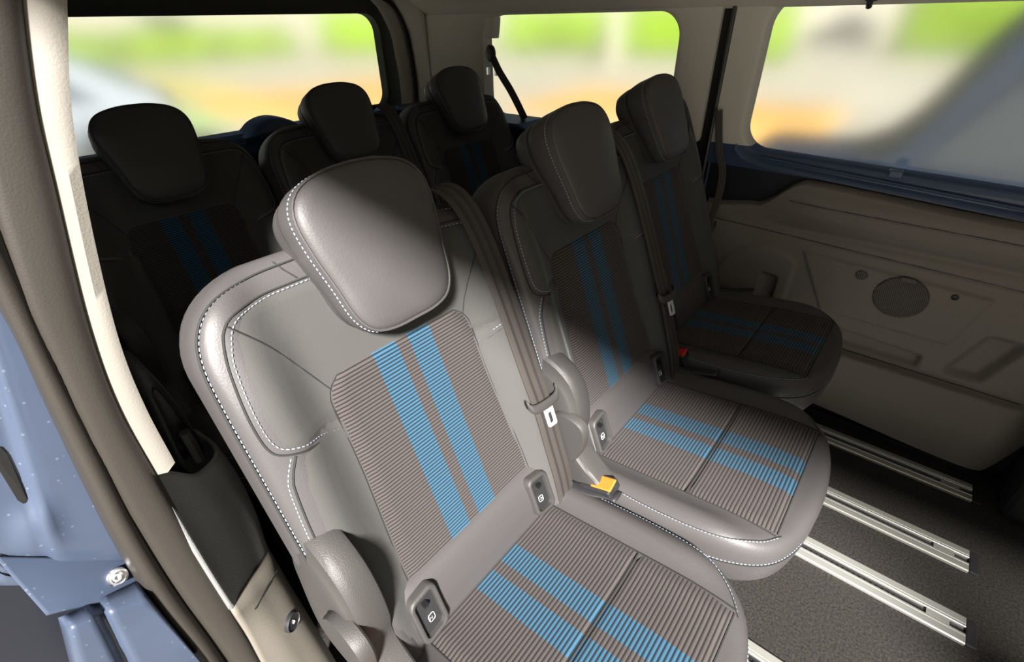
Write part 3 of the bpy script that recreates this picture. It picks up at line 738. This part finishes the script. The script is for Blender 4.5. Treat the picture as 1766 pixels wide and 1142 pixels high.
M2 = cat([pp_(435, 1000, -.178), pp_(472, 1060, -.155), pp_(515, 1130, -.148), pp_(590, 1250, -.14)], 20)
I3 = [p+Vector((-.10, 0, -.02)) for p in I2]
rc3 = [cat([r_[j] for r_ in (O2, M2, I2, I3)], 30) for j in range(20)]
o = MB().grid(lambda i, j: rc3[j][i], 30, 20).build('step_trim', 'trim_low', None, sharp=None)
tag(o, 'beige lower trim piece with a round black cap beside the near seat', 'trim panel')
s_ = o.modifiers.new('t', 'SOLIDIFY'); s_.thickness = .006; s_.offset = 1
bv3 = bvh_of(o)
def on3(px, py, lift=.003):
    d = ray(px, py).normalized(); h = bv3.ray_cast(CAM, d)
    return (h[0]-d*lift, h[1]) if h[0] is not None else (atX(px, py, -.2), Vector((1, 0, 0)))
ln = MB(); ln.tube([on3(*p, .001)[0] for p in ((415, 1090), (440, 1050), (462, 1010), (478, 985))], .0016, 5); ln.build('trim_joint', 'seam', o)
cpos, cn = on3(502, 1072, .002)
if cn.dot(ray(502, 1072)) > 0: cn = -cn
e1 = cn.orthogonal().normalized(); e2 = cn.cross(e1)
cap = MB(); cap.rings([[cpos+(e1*cos(a)+e2*sin(a))*r_+cn*d for a in [2*pi*k/32 for k in range(32)]] for r_, d in ((.0165, -.004), (.0165, .004), (.0150, .006), (.0142, .0045), (.001, .0045))])
cap = cap.build('outlet_cap', 'dark_plastic', o)
up = (Vector((0, 0, 1))-cn*cn.z).normalized(); sd = up.cross(cn)
im = MB()
im.tube([cpos+cn*.0052+sd*a*.001+up*b*.001 for a, b in rrect(4.4, 5, 1, 3)], .00045, 4, True)
im.tube([cpos+cn*.0052+up*.0025, cpos+cn*.0052+up*.0055], .00045, 4); im.tube([cpos+cn*.0052-sd*.001-up*.001, cpos+cn*.0052-sd*.001+up*.001], .0004, 4); im.tube([cpos+cn*.0052+sd*.001-up*.001, cpos+cn*.0052+sd*.001+up*.001], .0004, 4)
im.build('outlet_mark', 'white', cap)
# arched dark belt outlet behind the quarter panel
ao = [atX(a, b, -.27) for a, b in ((238, 628), (262, 645), (300, 690), (335, 740), (362, 775), (372, 800), (350, 815), (318, 812), (290, 760), (262, 700), (240, 655))]
ac = cat(ao, 50, True); cen = sum(ac, Vector())/50
o = MB().rings([[cen+(p-cen)*s_+Vector((d, 0, 0)) for p in ac] for s_, d in ((1, -.05), (1, -.004), (.93, .004), (.7, .006), (.62, .002), (.58, -.010), (.3, -.012))]).build('belt_outlet', 'dark_plastic', None, sharp=40)
tag(o, 'black arched belt outlet above the dark quarter trim panel', 'belt outlet')
o2 = MB().tube([atX(318, 745, -.262), atX(330, 765, -.262), atX(346, 793, -.262)], .007, 8).build('outlet_tab', 'plastic', o)
# ---- blue door jamb
def jx(px, py):
    """depth of the pressed metal: ridges and steps"""
    x = -.150
    return x
def jamb(i, j):
    py = 380+ (1010-380)*i/50
    # outer edge of the seal at this height
    ex = 30+(py-558)*(.475 if py > 558 else .42)
    if py > 825: ex = 153+(py-825)*.50
    px = ex+6-(ex+6+260)*j/40
    q = px-(-20+ (py-700)*.30)
    X = -.186-.010*sm(60, 20, q)+.005*math.exp(-((q-38)/10)**2)-.008*sm(-60, -100, q)
    X += .010*math.exp(-(((px-60)/34)**2+((py-915)/36)**2))
    X -= .012*sm(950, 985, py+.05*px)
    return atX(px, py, X)
jb = MB().grid(jamb, 51, 41).build('jamb_panel', 'paint', None, sharp=None)
tag(jb, 'light blue painted door jamb with dust specks behind the rubber seal', 'door jamb')
s_ = jb.modifiers.new('t', 'SOLIDIFY'); s_.thickness = .003; s_.offset = 1
bvj = bvh_of(jb)
def onj(p):
    d = ray(p[0], p[1]).normalized(); h = bvj.ray_cast(CAM, d); return h[0] if h[0] is not None else atX(p[0], p[1], -.158)
sl2 = MB(); sc_ = [(0, 770), (12, 782), (46, 860), (40, 868), (30, 862), (-8, 800), (-20, 770)]
sl2.prism(sc_, lambda p: onj(p)-Vector((.002, 0, 0)), lambda p: onj(p)+Vector((.0015, 0, 0))); sl2.build('jamb_slot', 'black', jb, False)
sl2 = MB(); sc_ = [(-30, 940), (10, 958), (30, 985), (85, 983), (97, 994), (60, 1000), (10, 992), (-30, 975)]
sl2.prism(sc_, lambda p: onj(p)-Vector((.002, 0, 0)), lambda p: onj(p)+Vector((.0015, 0, 0))); sl2.build('jamb_gap', 'black', jb, False)
# lower sill surfaces
def lower(i, j):
    u, v = i/24, j/24
    a = Vector((20, 990, 0)).lerp(Vector((262, 985, 0)), u); b = Vector((85, 1062, 0)).lerp(Vector((250, 1000, 0)), u)
    b = Vector((80, 1062, 0)).lerp(Vector((300, 1040, 0)), u); b.y += -28*sin(pi*u)*.4
    a = Vector((-10, 960, 0)).lerp(Vector((245, 965, 0)), u)
    p = a.lerp(b, v); return atX(p.x, p.y, -.196+.02*v)
js = MB().grid(lower, 25, 25).build('sill_panel', 'paint', None, sharp=None); tag(js, 'blue painted sill strip carrying a round bolt', 'door sill')
s_ = js.modifiers.new('t', 'SOLIDIFY'); s_.thickness = .003; s_.offset = 1
bc = atX(203, 995, -.181); bt = MB()
nb = Vector((.8, -.1, .6)).normalized(); e1 = nb.orthogonal().normalized(); e2 = nb.cross(e1)
bt.rings([[bc+(e1*cos(a)+e2*sin(a))*r_+nb*d for a in [2*pi*k/24 for k in range(24)]] for r_, d in ((.0105, -.004), (.0105, .001), (.0088, .002), (.0082, .0), (.0060, .0005), (.0060, .005), (.0045, .006), (.0022, .006), (.0020, .003), (.0003, .003))])
bt.build('sill_bolt', 'chrome', js, sharp=25)
def step(i, j):
    u, v = i/30, j/20
    a = Vector((108, 1060, 0)).lerp(Vector((325, 1105, 0)), u); a = Vector((100, 1066, 0)).lerp(Vector((240, 1002, 0)), min(1, u*1.4)) if u < .71 else Vector((240, 1002, 0)).lerp(Vector((330, 1120, 0)), (u-.71)/.29)
    b = Vector((150, 1260, 0)).lerp(Vector((430, 1260, 0)), u); p = a.lerp(b, v)
    X = -.175+.03*sm(0, .12, v)*sm(0, .08, u)-.012*math.exp(-((p.x-170-(p.y-1050)*.5)/10)**2)
    return atX(p.x, p.y, X)
o = MB().grid(step, 31, 21).build('step_well_panel', 'paint', None, sharp=None); tag(o, 'blue painted pressed panel at the bottom corner under the bolt', 'door sill')
s_ = o.modifiers.new('t', 'SOLIDIFY'); s_.thickness = .003; s_.offset = 1
o = thing('rubber_bumper', 'glossy black stop at the bottom edge below the door seal', 'bumper', atX(262, 1146, -.165))
b_ = MB(); b_.tube([(0, -.018, -.010), (0, -.012, -.004), (0, .008, .002), (0, .014, .002)], .007, 10); b_.build('bumper_body', 'black', o)
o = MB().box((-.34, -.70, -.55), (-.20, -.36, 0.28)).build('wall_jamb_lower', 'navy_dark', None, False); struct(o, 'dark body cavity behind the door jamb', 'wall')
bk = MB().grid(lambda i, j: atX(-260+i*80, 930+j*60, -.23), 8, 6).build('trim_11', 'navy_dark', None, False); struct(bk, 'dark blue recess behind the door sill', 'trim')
# outer body skin behind the near pillar, sliding door on its track
o = MB().box((-1.6, -.62, .20), (-.30, -.55, 1.25)).build('slid_door', 'paint', None, False); tag(o, 'light blue side body skin outside the door jamb', 'body panel'); bevel(o, .02)
# ------------------------------------------------------------------ front part of the cabin, beyond the frame
o = MB().box((1.82, -.47, -.05), (2.10, -.38, 1.30)).build('wall_shade_pillar', 'pillar', None, False); struct(o, 'unseen front pillar of the door opening, added to shade the floor', 'wall')  # out-of-view pillar, added and placed to cast a shadow band on the floor
o = MB().box((2.90, -.44, -.06), (2.96, 1.42, 1.40)).build('wall_front', 'dark_plastic', None, False); struct(o, 'dark partition toward the front seats', 'wall')
ft = MB(); ft.box((.90, 1.20, 0), (1.05, YW, .42)); o = ft.build('front_seat_base', 'dark_plastic', None, False); tag(o, 'dark plastic base at the right edge beside the door panel', 'seat base'); bevel(o, .03)
o = MB().box((-1.70, YW-.02, 0), (1.6, YW+.0, .030)).build('baseboard_left', 'black', None, False); struct(o, 'black sill strip along the foot of the sliding door', 'baseboard')
# ------------------------------------------------------------------ outside
ex = {}
def em(name, col, rough=.9, var=None): M[name] = mat(name, col, rough, var=var, spec=.2); return name
em('paving', (.27, .258, .215), var=(.25, .10)); em('hedge_leaf', (.105, .180, .002), var=(.5, .35)); em('orange_bed', (.36, .215, .060), var=(.6, .2))
em('mint', (0.180, 0.275, 0.120), var=(.4, .15)); em('asphalt', (0.065, 0.070, 0.075)); em('car_paint', (.012, .020, .036), .6); em('car_dark', (0.025, 0.030, 0.035), .3)
em('car_silver', (0.225, 0.250, 0.280), .3); em('tyre', (0.010, 0.010, 0.010)); em('wall_cream', (0.350, 0.330, 0.280)); em('bark', (0.110, 0.100, 0.085)); em('yellow_soil', (0.340, 0.290, 0.080), var=(.4, .15))
gr = MB().box((-80, -60, -.62), (60, 90, -.55)).build('ground', 'paving', None, False); struct(gr, 'pale paved ground outside', 'ground')
def bed(name, m, x0, x1, y0, y1, z, label):
    nx_, ny_ = 24, 24
    o = MB().grid(lambda i, j: Vector((x0+(x1-x0)*i/23, y0+(y1-y0)*j/23, -.545+z*min(1, min(i, 23-i, j, 23-j)/2)*(.7+.3*sin(i*1.7)*cos(j*2.3)))), nx_, ny_).build(name, m, None, sharp=None)
    tag(o, label, 'planted bed', kind='stuff'); return o
bed('orange_bed', 'orange_bed', -14.5, -9.5, 4.6, 11.0, .25, 'orange gravel bed seen blurred through the tailgate window')
bed('orange_gravel', 'orange_bed', -7.5, -3.4, 8.6, 12.5, .22, 'orange gravel bed seen blurred through the rear side window')
bed('orange_path', 'orange_bed', -3.3, -1.1, 8.4, 12.0, .20, 'orange gravel bed at the lower left of the sliding door window')
bed('lawn', 'mint', -15.5, -11.0, 3.6, 4.5, .1, 'pale green lawn patch behind the tailgate')
bed('dry_lawn', 'yellow_soil', -26, -16, 3.5, 7.4, .12, 'yellow dry grass strip behind the tailgate')
def hedge(p0, p1, h, label, th=2.0, z0=-.55):
    p0, p1 = Vector((*p0, 0)), Vector((*p1, 0)); L_ = (p1-p0).length; d = (p1-p0)/L_; w = Vector((-d.y, d.x, 0)); nn = int(L_*2); R = []
    for i in range(nn+1):
        c_ = p0+d*L_*i/nn; R.append([c_+w*(cos(a)*th/2*(1+.12*sin(i*1.3+k)))+Vector((0, 0, z0+h*max(0, (sin(a)+.25)/1.25)*(1+.08*sin(i*.9+k*2)))) for k, a in enumerate([pi*2*q/14 for q in range(14)])])
    o = MB().rings(R).build('hedge', 'hedge_leaf', None, sharp=None); tag(o, label, 'hedge', 'hedges outside'); return o
hedge((-36, 3), (-33, 18), 1.55, 'bright green hedge seen through the left half of the tailgate window')
hedge((-31, 19.2), (-24.5, 25), 2.35, 'bright green hedge seen through the right half of the tailgate window')
hedge((-21.0, 24.6), (-15.2, 27.5), 2.3, 'bright green hedge in the left half of the rear side window')
hedge((-14.2, 25), (-8.8, 27), 2.5, 'bright green hedge in the right half of the rear side window')
hedge((-6.6, 24), (-5.4, 24.2), 2.2, 'small green hedge at the upper left corner of the sliding door window')
hedge((-2.6, 30), (3.0, 31), 3.0, 'green hedge at the top of the sliding door window')
def post(x, y, r_, h, label):
    o = MB(); o.tube([(x, y, -.55), (x, y, h*.5), (x, y, h)], r_, 12); o = o.build('concrete_post', 'wall_cream', None); tag(o, label, 'post'); return o
post(-11.2, 20.2, .35, 4, 'pale post in the middle of the rear side window')
for k, (x, y, w_, d_) in enumerate([(-38, 30, 26, 2)]):
    o = MB().box((-60, 50, -.55), (30, 52, 6)).build('garden_wall', 'wall_cream', None, False); tag(o, 'long cream wall far behind the hedges', 'wall')
    o = MB().box((-62, -20, -.55), (-60, 52, 5)).build('boundary_wall', 'wall_cream', None, False); tag(o, 'cream wall far behind the tailgate', 'wall')
def car(loc, rz, m, label, L_=4.3, h=1.5, w=1.75):
    root = thing('parked_car', label, 'car', loc, 'parked cars outside'); root.rotation_euler = (0, 0, rz)
    side = [(-L_/2, .30), (-L_/2, .62), (-L_/2+.12, .80), (-L_/2+1.0, .92), (-L_/2+1.55, h-.10), (-L_/2+2.1, h), (L_/2-1.1, h-.04), (L_/2-.35, h-.45), (L_/2, .90), (L_/2, .35), (L_/2-.2, .24), (-L_/2+.2, .24)]
    sc = cat([Vector((a, 0, b)) for a, b in side], 60, True)
    def sec(y, k): return [Vector((p.x*(1-(1-k)*.25), y*(1 if p.z < .95 else 1-.16*(p.z-.95)/.55), .24+(p.z-.24)*k)) for p in sc]
    MB().rings([sec(-w/2, .92), sec(-w/2+.10, .985), sec(-w/4, 1), sec(0, 1.005), sec(w/4, 1), sec(w/2-.10, .985), sec(w/2, .92)]).build('car_body', m, root, sharp=None)
    for s in (-1, 1):
        gl = [(-L_/2+1.25, .98), (-L_/2+1.75, h-.16), (L_/2-1.25, h-.16), (L_/2-.75, .98)]
        MB().prism(gl, lambda p: Vector((p[0], s*(w/2-.02-(p[1]-.95)*.16), p[1])), lambda p: Vector((p[0], s*(w/2+.012-(p[1]-.95)*.16), p[1]))).build('side_glass', 'car_dark', root, False)
        for x in (-L_/2+.85, L_/2-.85):
            wv = MB(); wv.tube([(x, s*(w/2-.22), .32), (x, s*(w/2+.01), .32)], .32, 20); wv.build('wheel', 'tyre', root)
    gw = [(-L_/2+1.02, .95), (-L_/2+1.52, h-.12)]
    MB().box((0, -w*.38, 0), (.02, w*.38, .62), Matrix.Rotation(radians(48), 3, 'Y'), (-L_/2+1.02, 0, .93)).build('windscreen', 'car_dark', root, False)
    return root
car((1.22, 4.5, -.55), radians(3), 'car_paint', 'blue-grey car parked just outside the sliding door window', h=1.92)
car((-9.6, .55, -.55), radians(70), 'car_silver', 'pale blue car behind the tailgate at its left edge')
car((-40.0, 13.0, -.55), radians(80), 'car_dark', 'dark car far behind the tailgate above the hedge', h=2.4)
car((-6.2, 39, -.55), radians(0), 'car_dark', 'dark car in the distance at the top of the sliding door window', L_=3.6, h=1.6)
